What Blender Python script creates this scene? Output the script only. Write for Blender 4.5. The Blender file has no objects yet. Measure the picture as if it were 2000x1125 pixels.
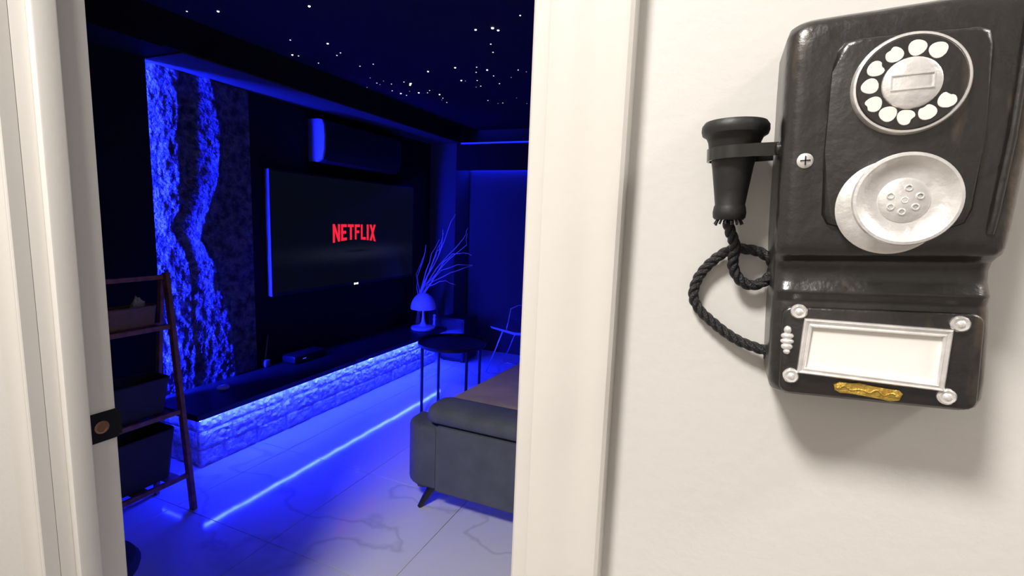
import bpy, bmesh, math, random
from math import sin, cos, pi, radians, exp
from mathutils import Vector, Matrix, noise

random.seed(7)
SC = bpy.context.scene
COL = SC.collection

# ------------------------------------------------------------------ camera
F_PX = 960.0
H = 1.38
yaw, pitch, roll = radians(23), radians(7.8), radians(2.2)
fwd = Vector((-sin(yaw)*cos(pitch), cos(yaw)*cos(pitch), -sin(pitch)))
rt = fwd.cross(Vector((0, 0, 1))).normalized()
up = rt.cross(fwd)
r2 = rt*cos(roll) + up*sin(roll)
u2 = -rt*sin(roll) + up*cos(roll)
CAM = Vector((0, 0, H))
cd = bpy.data.cameras.new('camera')
cam = bpy.data.objects.new('camera', cd)
COL.objects.link(cam)
cd.sensor_width = 36.0
cd.lens = F_PX/2000*36
cd.clip_start = 0.01
m = Matrix((r2, u2, -fwd)).transposed().to_4x4()
m.translation = CAM
cam.matrix_world = m
SC.camera = cam


def P(u, v, ax, val):
    """the point of the plane axis=val that photograph pixel (u, v) shows"""
    d = r2*((u-1000)/F_PX) + u2*(-(v-562.5)/F_PX) + fwd
    return CAM + d*((val-CAM[ax])/d[ax])


# ------------------------------------------------------------------ world, lights, exposure
w = bpy.data.worlds.new('world')
SC.world = w
w.use_nodes = True
w.node_tree.nodes['Background'].inputs[0].default_value = (0.01, 0.012, 0.03, 1)
w.node_tree.nodes['Background'].inputs[1].default_value = 0.0
SC.view_settings.view_transform = 'Standard'
SC.view_settings.look = 'None'
SC.view_settings.exposure = 0.0
SC.view_settings.gamma = 1.0
SC.view_settings.use_curve_mapping = False

HALL_TOP = 2.8


def area(name, loc, size, power, col):
    l = bpy.data.lights.new(name, 'AREA')
    l.shape = 'DISK'
    l.size = size
    l.energy = power
    l.color = col
    o = bpy.data.objects.new(name, l)
    o.location = loc
    COL.objects.link(o)
    return o


area('hall_lamp_and_fill', (-0.60, -0.68, HALL_TOP-0.03), 0.46, 70, (1.0, 0.945, 0.88))
area('hall_lamp_and_fill', (1.5, -0.05, HALL_TOP-0.03), 0.4, 23, (1.0, 0.945, 0.88))  # added fill light, softens the telephone's shadow on the wall

LED_C = (0.0075, 0.015, 1.0)
LED_BENCH = 640
LED_WALL = 1150
LED_BACK = 90

# ------------------------------------------------------------------ materials
MATS = {}


def mat(name, col, rough=0.5, metal=0.0, bump=0.0, bscale=40.0, spec=0.5, var=0.0, vscale=6.0, col2=None, emit=None, estr=0.0, coat=0.0, trans=0.0, detail=4.0, bdist=0.01):
    if name in MATS:
        return MATS[name]
    mt = bpy.data.materials.new(name)
    mt.use_nodes = True
    nt = mt.node_tree
    b = nt.nodes['Principled BSDF']
    b.inputs['Base Color'].default_value = (*col, 1)
    b.inputs['Roughness'].default_value = rough
    b.inputs['Metallic'].default_value = metal
    b.inputs['Specular IOR Level'].default_value = spec
    b.inputs['Coat Weight'].default_value = coat
    b.inputs['Transmission Weight'].default_value = trans
    if emit:
        b.inputs['Emission Color'].default_value = (*emit, 1)
        b.inputs['Emission Strength'].default_value = estr
    tc = nt.nodes.new('ShaderNodeTexCoord')
    if var > 0 or col2:
        n = nt.nodes.new('ShaderNodeTexNoise')
        n.inputs['Scale'].default_value = vscale
        n.inputs['Detail'].default_value = detail
        nt.links.new(tc.outputs['Object'], n.inputs['Vector'])
        r = nt.nodes.new('ShaderNodeValToRGB')
        r.color_ramp.elements[0].position = 0.35
        r.color_ramp.elements[1].position = 0.65
        c2 = col2 or tuple(min(1, c*(1+var)) for c in col)
        c1 = col if col2 else tuple(c*(1-var) for c in col)
        r.color_ramp.elements[0].color = (*c1, 1)
        r.color_ramp.elements[1].color = (*c2, 1)
        nt.links.new(n.outputs['Fac'], r.inputs['Fac'])
        nt.links.new(r.outputs['Color'], b.inputs['Base Color'])
    if bump > 0:
        n2 = nt.nodes.new('ShaderNodeTexNoise')
        n2.inputs['Scale'].default_value = bscale
        n2.inputs['Detail'].default_value = 6
        nt.links.new(tc.outputs['Object'], n2.inputs['Vector'])
        bp = nt.nodes.new('ShaderNodeBump')
        bp.inputs['Strength'].default_value = bump
        bp.inputs['Distance'].default_value = bdist
        nt.links.new(n2.outputs['Fac'], bp.inputs['Height'])
        nt.links.new(bp.outputs['Normal'], b.inputs['Normal'])
    MATS[name] = mt
    return mt


def led_mat(name, strength, col=LED_C):
    if name in MATS:
        return MATS[name]
    mt = bpy.data.materials.new(name)
    mt.use_nodes = True
    nt = mt.node_tree
    nt.nodes.remove(nt.nodes['Principled BSDF'])
    e = nt.nodes.new('ShaderNodeEmission')
    e.inputs['Color'].default_value = (*col, 1)
    e.inputs['Strength'].default_value = strength
    nt.links.new(e.outputs[0], nt.nodes['Material Output'].inputs[0])
    MATS[name] = mt
    return mt


def tile_mat():
    mt = mat('polished_marble_tile', (0.62, 0.63, 0.66), 0.085, spec=0.5)
    nt = mt.node_tree
    b = nt.nodes['Principled BSDF']
    g = nt.nodes.new('ShaderNodeNewGeometry')
    dist = nt.nodes.new('ShaderNodeTexNoise')
    dist.inputs['Scale'].default_value = 1.0
    dist.inputs['Detail'].default_value = 5
    nt.links.new(g.outputs['Position'], dist.inputs['Vector'])
    mx = nt.nodes.new('ShaderNodeVectorMath')
    mx.operation = 'MULTIPLY_ADD'
    mx.inputs[1].default_value = (1.3, 1.3, 1.3)
    nt.links.new(dist.outputs['Color'], mx.inputs[0])
    nt.links.new(g.outputs['Position'], mx.inputs[2])
    wv = nt.nodes.new('ShaderNodeTexNoise')
    wv.inputs['Scale'].default_value = 0.8
    wv.inputs['Detail'].default_value = 2
    nt.links.new(mx.outputs[0], wv.inputs['Vector'])
    ab = nt.nodes.new('ShaderNodeMath')
    ab.operation = 'SUBTRACT'
    ab.inputs[1].default_value = 0.5
    nt.links.new(wv.outputs['Fac'], ab.inputs[0])
    a2 = nt.nodes.new('ShaderNodeMath')
    a2.operation = 'ABSOLUTE'
    nt.links.new(ab.outputs[0], a2.inputs[0])
    r = nt.nodes.new('ShaderNodeValToRGB')
    r.color_ramp.elements[0].position = 0.0
    r.color_ramp.elements[0].color = (0.66, 0.67, 0.70, 1)
    r.color_ramp.elements[1].position = 0.010
    r.color_ramp.elements[1].color = (0.84, 0.85, 0.87, 1)
    nt.links.new(a2.outputs[0], r.inputs['Fac'])
    nt.links.new(r.outputs['Color'], b.inputs['Base Color'])
    return mt


M_WALL = mat('cream_wall_paint', (0.665, 0.652, 0.632), 0.6, bump=0.04, bscale=90)
M_TRIM = mat('cream_gloss_trim', (0.66, 0.64, 0.605), 0.38, bump=0.03, bscale=60)
M_DARK = mat('matte_black_wall', (0.010, 0.010, 0.013), 0.85, spec=0.15)
M_CEIL = mat('dark_navy_ceiling', (0.016, 0.016, 0.034), 0.9, spec=0.1)
M_BACK = mat('dark_back_wall', (0.07, 0.07, 0.08), 0.9, spec=0.1)
M_COLUMN = mat('grey_column_paint', (0.07, 0.07, 0.08), 0.8, spec=0.2)
M_SOFFIT = mat('soffit_paint', (0.045, 0.045, 0.05), 0.8)
M_BLACK = mat('satin_black', (0.012, 0.012, 0.014), 0.4)
M_BLACKM = mat('black_metal', (0.015, 0.015, 0.017), 0.35, metal=0.3)
M_TOP = mat('dark_bench_slab', (0.014, 0.014, 0.018), 0.42, spec=0.3)
M_BRICK = mat('rough_white_stone', (0.80, 0.81, 0.82), 0.24, bump=1.0, bscale=60, var=0.25, vscale=25)
M_STONE = mat('dark_split_stone', (0.24, 0.24, 0.26), 0.5, bump=1.0, bscale=75, col2=(0.028, 0.028, 0.032), vscale=26, bdist=0.022, detail=8)
M_TILE = tile_mat()
M_GROUT = mat('grey_grout', (0.16, 0.16, 0.17), 0.9)
M_GREYPL = mat('grey_plastic', (0.22, 0.22, 0.24), 0.45)
M_AC_SHADED = mat('shaded_air_conditioner_plastic', (0.018, 0.018, 0.02), 0.4)  # darkened for the unlit parts of the unit: shade put into the colour
M_WOOD = mat('reddish_brown_wood', (0.34, 0.15, 0.11), 0.5, var=0.3, vscale=30)
M_BIN = mat('dark_grey_felt', (0.06, 0.06, 0.07), 0.95, bump=0.3, bscale=200)
M_WICKER = mat('tan_woven_basket', (0.30, 0.20, 0.13), 0.8, bump=0.8, bscale=120)
M_PAPER = mat('white_tissue_paper', (0.8, 0.8, 0.8), 0.9)
M_SOFA = mat('slate_grey_velvet', (0.11, 0.122, 0.165), 0.85, bump=0.15, bscale=160, var=0.12, vscale=9)
M_SEAT = mat('taupe_brown_velvet', (0.36, 0.28, 0.26), 0.6, bump=0.15, bscale=120, var=0.12, vscale=7)
M_LAMP = mat('white_enamel', (0.75, 0.75, 0.78), 0.25)
M_TWIG = mat('dry_pale_twig', (0.6, 0.56, 0.53), 0.8)
M_GLASS = mat('clear_glass', (0.9, 0.92, 0.95), 0.03, trans=1.0)
M_WHITE = mat('white_plastic', (0.75, 0.75, 0.75), 0.4)
M_STRIKE = mat('dark_bronze_metal', (0.012, 0.012, 0.018), 0.45, metal=0.6)
M_BRASS = mat('worn_brass', (0.35, 0.2, 0.12), 0.45, metal=0.8)
M_CHROME = mat('thin_chrome', (0.5, 0.5, 0.55), 0.25, metal=0.8)
M_HALLFL = mat('hall_floor_tile', (0.26, 0.23, 0.20), 0.5)
M_HALLW = mat('hall_wall_paint', (0.40, 0.38, 0.36), 0.7)
# telephone
M_RUBBER = mat('matt_black_plastic', (0.014, 0.014, 0.015), 0.5, bump=0.05, bscale=150)
M_CORD = mat('black_silk_cord', (0.010, 0.010, 0.012), 0.45, bump=0.4, bscale=900)
M_SILVER = mat('silver_paint', (0.86, 0.85, 0.84), 0.30, metal=0.6, bump=0.12, bscale=110, var=0.08, vscale=70)
M_PLATE = mat('plain_white_card', (0.86, 0.84, 0.81), 0.6)
M_GOLD = mat('gold_paint', (0.62, 0.42, 0.09), 0.33, metal=0.7, bump=0.4, bscale=200)
M_HOLE = mat('cream_white_paint', (0.82, 0.79, 0.74), 0.5)


def phone_mat():
    mt = mat('worn_glossy_black_paint', (0.013, 0.012, 0.012), 0.29, bump=0.13, bscale=80, spec=0.95)
    nt = mt.node_tree
    b = nt.nodes['Principled BSDF']
    tc = nt.nodes.new('ShaderNodeTexCoord')
    mp = nt.nodes.new('ShaderNodeMapping')
    mp.inputs['Scale'].default_value = (60, 60, 14)
    nt.links.new(tc.outputs['Object'], mp.inputs['Vector'])
    n = nt.nodes.new('ShaderNodeTexNoise')
    n.inputs['Detail'].default_value = 6
    n.inputs['Scale'].default_value = 1.0
    nt.links.new(mp.outputs[0], n.inputs['Vector'])
    sep = nt.nodes.new('ShaderNodeSeparateXYZ')
    nt.links.new(tc.outputs['Object'], sep.inputs[0])
    mr = nt.nodes.new('ShaderNodeMapRange')
    mr.inputs['From Min'].default_value = 0.028
    mr.inputs['From Max'].default_value = 0.066
    mr.inputs['To Min'].default_value = 0.0
    mr.inputs['To Max'].default_value = 0.20
    nt.links.new(sep.outputs['X'], mr.inputs['Value'])
    ad = nt.nodes.new('ShaderNodeMath')
    nt.links.new(n.outputs['Fac'], ad.inputs[0])
    nt.links.new(mr.outputs[0], ad.inputs[1])
    r = nt.nodes.new('ShaderNodeValToRGB')
    r.color_ramp.elements[0].position = 0.66
    r.color_ramp.elements[0].color = (0.012, 0.011, 0.011, 1)
    r.color_ramp.elements[1].position = 0.86
    r.color_ramp.elements[1].color = (0.10, 0.07, 0.045, 1)
    nt.links.new(ad.outputs[0], r.inputs['Fac'])
    nt.links.new(r.outputs['Color'], b.inputs['Base Color'])
    return mt


M_PHONE = phone_mat()

# ------------------------------------------------------------------ helpers


def empty(name, loc, label=None, cat=None, group=None):
    o = bpy.data.objects.new(name, None)
    o.location = loc
    o.empty_display_size = 0.05
    COL.objects.link(o)
    tag(o, label, cat, group)
    return o


def tag(o, label=None, cat=None, group=None, kind=None):
    if label:
        o['label'] = label
    if cat:
        o['category'] = cat
    if group:
        o['group'] = group
    if kind:
        o['kind'] = kind
    return o


def wloc(o):
    v = Vector(o.location)
    while o.parent:
        o = o.parent
        v = v + Vector(o.location)
    return v


def finish(name, bm, material, parent=None, smooth=False, local=False, center=True):
    """bm in world coordinates (or in the parent's frame with local=True); origin goes to the middle of the mesh"""
    c = Vector((0, 0, 0))
    if center and len(bm.verts):
        lo = Vector([min(v.co[i] for v in bm.verts) for i in range(3)])
        hi = Vector([max(v.co[i] for v in bm.verts) for i in range(3)])
        c = (lo+hi)/2
        bmesh.ops.translate(bm, verts=bm.verts, vec=-c)
    bmesh.ops.recalc_face_normals(bm, faces=bm.faces)
    me = bpy.data.meshes.new(name)
    bm.to_mesh(me)
    bm.free()
    me.materials.append(material)
    if smooth:
        for p in me.polygons:
            p.use_smooth = True
        if hasattr(me, 'set_sharp_from_angle'):
            me.set_sharp_from_angle(angle=radians(smooth if smooth is not True else 50))
    o = bpy.data.objects.new(name, me)
    COL.objects.link(o)
    if parent:
        o.parent = parent
        o.location = c if local else c - wloc(parent)
    else:
        o.location = c
    return o


def bm_box(bm, x0, x1, y0, y1, z0, z1, bev=0.0, seg=2):
    r = bmesh.ops.create_cube(bm, size=1)
    vs = r['verts']
    for v in vs:
        v.co = Vector(((x0+x1)/2+v.co.x*(x1-x0), (y0+y1)/2+v.co.y*(y1-y0), (z0+z1)/2+v.co.z*(z1-z0)))
    if bev > 0:
        es = list({e for v in vs for e in v.link_edges})
        bmesh.ops.bevel(bm, geom=es, offset=bev, segments=seg, affect='EDGES', profile=0.5)


def box(name, x0, x1, y0, y1, z0, z1, material, parent=None, bev=0.0, seg=2, local=False):
    bm = bmesh.new()
    bm_box(bm, x0, x1, y0, y1, z0, z1, bev, seg)
    return finish(name, bm, material, parent, smooth=40 if bev else False, local=local)


def bm_tube(bm, pts, r, seg=8, cap=True, radii=None):
    pts = [Vector(p) for p in pts]
    rings = []
    n = len(pts)
    t0 = (pts[1]-pts[0]).normalized()
    ref = Vector((0, 0, 1)) if abs(t0.z) < 0.9 else Vector((1, 0, 0))
    a = t0.cross(ref).normalized()
    for i, p in enumerate(pts):
        t = (pts[min(i+1, n-1)]-pts[max(i-1, 0)]).normalized()
        a = (a - t*a.dot(t)).normalized()
        b = t.cross(a)
        rr = radii[i] if radii else r
        rings.append([bm.verts.new(p+(a*cos(2*pi*k/seg)+b*sin(2*pi*k/seg))*rr) for k in range(seg)])
    for i in range(n-1):
        for k in range(seg):
            bm.faces.new((rings[i][k], rings[i][(k+1) % seg], rings[i+1][(k+1) % seg], rings[i+1][k]))
    if cap:
        bm.faces.new(rings[0][::-1])
        bm.faces.new(rings[-1])


def tube(name, pts, r, material, parent=None, seg=8, radii=None, local=False):
    bm = bmesh.new()
    bm_tube(bm, pts, r, seg, True, radii)
    return finish(name, bm, material, parent, smooth=True, local=local)


def bm_lathe(bm, prof, origin, axis, seg=32, closed=False):
    axis = Vector(axis).normalized()
    ref = Vector((0, 0, 1)) if abs(axis.z) < 0.9 else Vector((1, 0, 0))
    a = axis.cross(ref).normalized()
    b = axis.cross(a)
    origin = Vector(origin)
    rings = []
    for r, h in prof:
        if r < 1e-6:
            rings.append([bm.verts.new(origin+axis*h)])
        else:
            rings.append([bm.verts.new(origin+axis*h+(a*cos(2*pi*k/seg)+b*sin(2*pi*k/seg))*r) for k in range(seg)])
    pairs = list(zip(rings, rings[1:]))
    if closed:
        pairs.append((rings[-1], rings[0]))
    for A, B in pairs:
        for k in range(seg):
            k2 = (k+1) % seg
            if len(A) == 1 and len(B) > 1:
                bm.faces.new((A[0], B[k], B[k2]))
            elif len(B) == 1 and len(A) > 1:
                bm.faces.new((A[k], A[k2], B[0]))
            elif len(A) > 1:
                bm.faces.new((A[k], A[k2], B[k2], B[k]))


def lathe(name, prof, origin, axis, material, parent=None, seg=32, local=False, sm=45, closed=False):
    bm = bmesh.new()
    bm_lathe(bm, prof, origin, axis, seg, closed)
    return finish(name, bm, material, parent, smooth=sm, local=local)


def prism(name, poly, ax, v0, v1, material, parent=None, bev=0.0, local=False, seg=2):
    """extrude a 2-D outline along axis ax from v0 to v1"""
    bm = bmesh.new()

    def pt(p, v):
        q = [0, 0, 0]
        o = [i for i in range(3) if i != ax]
        q[o[0]], q[o[1]], q[ax] = p[0], p[1], v
        return q
    A = [bm.verts.new(pt(p, v0)) for p in poly]
    B = [bm.verts.new(pt(p, v1)) for p in poly]
    n = len(poly)
    bm.faces.new(A)
    fb = bm.faces.new(B[::-1])
    for i in range(n):
        bm.faces.new((A[i], A[(i+1) % n], B[(i+1) % n], B[i]))
    if bev:
        bmesh.ops.bevel(bm, geom=list(fb.edges), offset=bev, segments=seg, affect='EDGES', profile=0.5)
    return finish(name, bm, material, parent, smooth=40, local=local)


def rrect(x0, x1, z0, z1, r, n=5):
    pts = []
    for cx, cz, a0 in ((x1-r, z1-r, 0), (x0+r, z1-r, 90), (x0+r, z0+r, 180), (x1-r, z0+r, 270)):
        for i in range(n+1):
            a = radians(a0+90*i/n)
            pts.append((cx+r*cos(a), cz+r*sin(a)))
    return pts


def struct(o):
    o['kind'] = 'structure'
    return o


# ================================================================== SETTING
YW = 0.42           # hall side of the door wall
XL, XR = -1.02, -0.161   # door opening
HEAD = 2.05
RT = 2.28           # room ceiling
# door wall
bm = bmesh.new()
bm_box(bm, -2.0, XL-0.02, YW, 0.505, 0, HALL_TOP)
bm_box(bm, XR+0.02, 1.8, YW, 0.505, 0, HALL_TOP)
bm_box(bm, XL-0.02, XR+0.02, YW, 0.505, HEAD+0.02, HALL_TOP)
struct(finish('wall_door', bm, M_WALL))
bm = bmesh.new()
bm_box(bm, -3.0, XL-0.025, 0.507, 0.52, 0, RT)
bm_box(bm, XR+0.025, 1.6, 0.507, 0.52, 0, RT)
bm_box(bm, XL-0.025, XR+0.025, 0.507, 0.52, HEAD+0.03, RT)
struct(finish('wall_door_inside', bm, M_DARK))
# jamb lining with stop and rebate
d1 = bpy.data.objects.new('door_1', None)
COL.objects.link(d1)
d1.location = ((XL+XR)/2, 0.46, 0)
struct(d1)
box('jamb', XL-0.02, XL, 0.4205, 0.522, 0, HEAD+0.02, M_TRIM, d1, 0.0015)
box('jamb', XR, XR+0.02, 0.41, 0.522, 0, HEAD+0.02, M_TRIM, d1, 0.0015)
box('head_jamb', XL, XR, 0.41, 0.522, HEAD, HEAD+0.02, M_TRIM, d1, 0.0015)
box('door_stop', XL, XL+0.017, 0.441, 0.475, 0, HEAD, M_TRIM, d1, 0.003)
box('door_stop', XR-0.012, XR, 0.441, 0.475, 0, HEAD, M_TRIM, d1, 0.003)
box('door_stop', XL+0.017, XR-0.012, 0.441, 0.475, HEAD-0.014, HEAD, M_TRIM, d1, 0.003)
# strike plate wraps the room-side edge
bm = bmesh.new()
z0, z1 = 0.948, 1.004
bm_box(bm, XL, XL+0.0025, 0.480, 0.5245, z0, z1, 0.0008)
bm_box(bm, XL-0.012, XL+0.0025, 0.522, 0.530, z0+0.004, z1-0.004, 0.0015)
sp = finish('strike_plate', bm, M_STRIKE, d1)
sp['label'] = 'dark metal strike plate on the left jamb'
lathe('latch_hole_rim', [(0.0, 0.0), (0.011, 0.0), (0.012, 0.0012), (0.0085, 0.002), (0.008, 0.0005), (0, 0.0005)], (XL+0.0022, 0.497, 0.976), (1, 0, 0), M_BRASS, sp, 18)
# casings (profiled boards)


def casing(name, x0, x1, prof, z0, z1):
    """prof: list of (t 0..1 across the width, d proud of wall)"""
    bm = bmesh.new()
    A, B = [], []
    pts = [(x0, 0.0)]+[(x0+(x1-x0)*t, d) for t, d in prof]+[(x1, 0.0)]
    for x, d in pts:
        A.append(bm.verts.new((x, YW-d, z0)))
        B.append(bm.verts.new((x, YW-d, z1)))
    n = len(pts)
    for i in range(n-1):
        bm.faces.new((A[i], A[i+1], B[i+1], B[i]))
    bm.faces.new((A[-1], A[0], B[0], B[-1]))
    bm.faces.new(A)
    bm.faces.new(B)
    return struct(finish(name, bm, M_TRIM, smooth=25))


PR = [(0, 0.016), (0.03, 0.0185), (0.16, 0.0195), (0.19, 0.0187), (0.23, 0.0197), (0.35, 0.0205), (0.5, 0.0195), (0.62, 0.0178), (0.72, 0.0178), (0.82, 0.0200), (0.92, 0.0213), (0.965, 0.0208), (1.0, 0.0185)]
casing('trim_2', XR, -0.0775, PR, 0, HEAD+0.085)
PL_ = [(0, 0.012), (0.08, 0.0175), (0.3, 0.018), (0.6, 0.018), (0.72, 0.015), (0.76, 0.0135), (0.80, 0.018), (0.86, 0.019), (0.90, 0.0165), (0.93, 0.0195), (1.0, 0.0198)]
casing('trim_1', XL-0.085, XL, PL_, 0, HEAD+0.085)
bm = bmesh.new()
bm_box(bm, XL, XR, YW-0.019, YW, HEAD+0.001, HEAD+0.085, 0.003)
struct(finish('trim_3', bm, M_TRIM, smooth=40))
# hall (behind and beside the camera)
struct(box('wall_hall_left', -2.02, -2.0, -1.6, YW, 0, HALL_TOP, M_HALLW))
struct(box('wall_hall_right', 1.8, 1.82, -1.6, YW, 0, HALL_TOP, M_HALLW))
struct(box('wall_hall_back', -2.0, 1.8, -1.62, -1.6, 0, HALL_TOP, M_HALLW))
struct(box('ceiling_hall', -2.0, 1.8, -1.6, 0.505, HALL_TOP, HALL_TOP+0.02, M_WALL))
struct(box('floor_hall', -2.0, 1.8, -1.6, 0.47, -0.02, 0.0, M_HALLFL))

# room shell
XW = -2.80          # face of the television wall
YB = 4.62           # back wall
fl = struct(box('floor', -3.0, 1.6, 0.47, YB, -0.03, -0.004, M_GROUT))
TX, TY = 0.595, 0.64
gx0, gy0 = -1.05, 1.365
tme = None
for i in range(-4, 5):
    for j in range(-2, 6):
        x0, x1 = gx0+i*TX+0.0011, gx0+(i+1)*TX-0.0011
        y0, y1 = gy0+j*TY+0.0011, gy0+(j+1)*TY-0.0011
        x0, x1 = max(x0, -2.999), min(x1, 1.599)
        y0, y1 = max(y0, 0.472), min(y1, YB-0.001)
        if x1-x0 < 0.02 or y1-y0 < 0.02:
            continue
        full = x1-x0 > TX-0.003 and y1-y0 > TY-0.003
        if full and tme:
            o = bpy.data.objects.new('floor_tile', tme)
            COL.objects.link(o)
            o.parent = fl
            o.location = Vector(((x0+x1)/2, (y0+y1)/2, -0.004)) - wloc(fl)
        else:
            o = box('floor_tile', x0, x1, y0, y1, -0.008, 0.0, M_TILE, fl, 0.0008, 1)
            if full:
                tme = o.data
struct(box('ceiling', -3.0, 1.6, 0.52, YB, RT, RT+0.03, M_CEIL))
struct(box('wall_left', XW-0.2, XW, 1.55, 4.36, 0, RT, M_DARK))
struct(box('wall_left_pier', -3.0, -2.735, 0.52, 1.55, 0, RT, M_DARK))
struct(box('wall_column', -3.0, -2.50, 4.36, YB, 0, RT, M_COLUMN))
struct(box('wall_back', -3.0, 1.6, YB, YB+0.05, 0, RT, M_BACK))
struct(box('wall_right', 1.6, 1.65, 0.52, YB, 0, RT, M_BACK))
struct(box('baseboard_back', -2.50, 1.6, YB-0.012, YB, 0.0, 0.07, M_BACK))
# soffit over the television wall: white board underside, black fascia
SOF = 2.12
sf = struct(box('trim_soffit', XW, -2.45, 1.55, 4.36, SOF, RT, M_DARK))
struct(box('trim_soffit_near', -2.735, -2.45, 0.52, 1.55, SOF-0.008, RT, M_DARK))
box('underside_board', XW, -2.452, 1.640, 4.358, SOF-0.008, SOF-0.0005, M_SOFFIT, sf)
# pelmet at the back wall with its light lines
pel = struct(box('trim_pelmet', -2.50, 1.6, 4.36, 4.39, 1.855, 2.10, M_DARK))
box('added_light_block', -2.50, 1.6, 4.39, 4.618, 1.952, 1.96, M_DARK, pel)  # unseen board added to stop the strip behind the pelmet shining upward
box('led_line', -2.45, 1.6, 4.352, 4.3595, 2.103, 2.116, led_mat('led_pelmet', 2.2), pel)
box('led_strip', -2.48, 1.6, 4.585, 4.597, 1.915, 1.93, led_mat('led_back', LED_BACK), pel)

# ------------------------------------------------------------------ natural stone slab beside the television
bm = bmesh.new()
Y0, Y1, Z0, Z1 = 1.554, 2.27, 0.335, SOF-0.008


def interp(x, pts):
    for (a, fa), (b, fb) in zip(pts, pts[1:]):
        if x <= b:
            t = (x-a)/(b-a)
            t = max(0, min(1, t))
            return fa+(fb-fa)*t
    return pts[-1][1]


def slab_h(y, z):
    wob = noise.noise(Vector((y*3, z*4, 1.3)))*0.022 + noise.noise(Vector((y*9, z*11, 4)))*0.010
    yy = y+wob
    e1 = interp(z, [(0.3, 1.83), (0.9, 1.86), (1.15, 1.80), (1.28, 1.735), (1.38, 1.80), (1.5, 1.81), (1.8, 1.825), (2.12, 1.835)])
    e2 = interp(z, [(0.3, 2.10), (0.75, 2.06), (1.05, 1.98), (1.2, 1.90), (1.35, 1.95), (1.5, 2.02), (1.8, 2.045), (2.0, 2.02), (2.12, 2.00)])
    s2 = e1+interp(z, [(0.3, 0.004), (0.95, 0.005), (1.2, 0.02), (1.4, 0.045), (1.6, 0.085), (2.1, 0.06)])
    top1 = interp(z, [(0.3, 0.005), (0.9, 0.006), (1.15, 0.010), (1.3, 0.016), (2.1, 0.022)])
    top2 = interp(z, [(0.3, 0.022), (0.9, 0.024), (1.2, 0.026), (1.5, 0.032), (2.1, 0.033)])
    if yy < e1:
        h = top1*max(0, (yy-1.66)/(e1-1.66))
    elif yy < s2:
        t = (yy-e1)/(s2-e1)
        h = top1*(1-t)*(1-t)-0.002*t
    elif yy < e2:
        t = (yy-s2)/(e2-s2)
        h = -0.002+(top2+0.002)*t
    else:
        t = (yy-e2)/0.05
        h = max(0.0, top2*(1-t)*(1-0.3*t)) if t < 1 else 0.0
    if y < 1.6:
        return 0.0
    n = noise.fractal(Vector((y*26, z*20, 0.5)), 0.8, 2.0, 6)
    h += n*0.0060 + abs(noise.noise(Vector((y*13, z*8, 9))))*0.005 + noise.noise(Vector((y*60, z*42, 2)))*0.0022
    return max(h, -0.004)


ny, nz = 130, 260
grid = [[None]*(nz+1) for _ in range(ny+1)]
for i in range(ny+1):
    for k in range(nz+1):
        y = Y0+(Y1-Y0)*i/ny
        z = Z0+(Z1-Z0)*k/nz
        edge = 1.0 if i < ny else 0.0
        grid[i][k] = bm.verts.new((XW+0.006+slab_h(y, z)*edge, y, z))
for i in range(ny):
    for k in range(nz):
        bm.faces.new((grid[i][k], grid[i+1][k], grid[i+1][k+1], grid[i][k+1]))
back = [bm.verts.new((XW+0.0005, yy, zz)) for yy, zz in ((Y0, Z0), (Y1, Z0), (Y1, Z1), (Y0, Z1))]
bm.faces.new(back[::-1])
for row, (b0, b1) in (([grid[i][0] for i in range(ny+1)], (back[0], back[1])), ([grid[ny][k] for k in range(nz+1)], (back[1], back[2])), ([grid[i][nz] for i in range(ny, -1, -1)], (back[2], back[3])), ([grid[0][k] for k in range(nz, -1, -1)], (back[3], back[0]))):
    bm.faces.new(row[::-1]+[b0, b1])
slab = finish('stone_slab', bm, M_STONE, smooth=70)
tag(slab, 'tall rough natural stone slab lit blue from its left edge beside the television', 'stone slab')
# pier lip and upright light strip that grazes the slab
up_l = struct(box('trim_light_channel', -2.752, -2.735, 1.55, 1.640, 0.335, SOF, M_DARK))
box('led_strip', -2.788, -2.757, 1.5545, 1.5565, 0.36, SOF-0.02, led_mat('led_wall', LED_WALL), up_l)

# ================================================================== BENCH
BX = -2.46
BY0, BY1 = 1.635, 3.98
bench = empty('stone_bench', (-2.62, 2.8, 0), 'long low stone brick bench with dark top and blue light under its edge', 'bench')
box('core', XW+0.001, BX-0.008, BY0+0.010, BY1-0.010, 0, 0.30, mat('pale_mortar', (0.6, 0.61, 0.62), 0.7), bench)
box('top_slab', XW+0.001, -2.379, 1.575, 4.03, 0.302, 0.335, M_TOP, bench, 0.002, 1)


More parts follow.
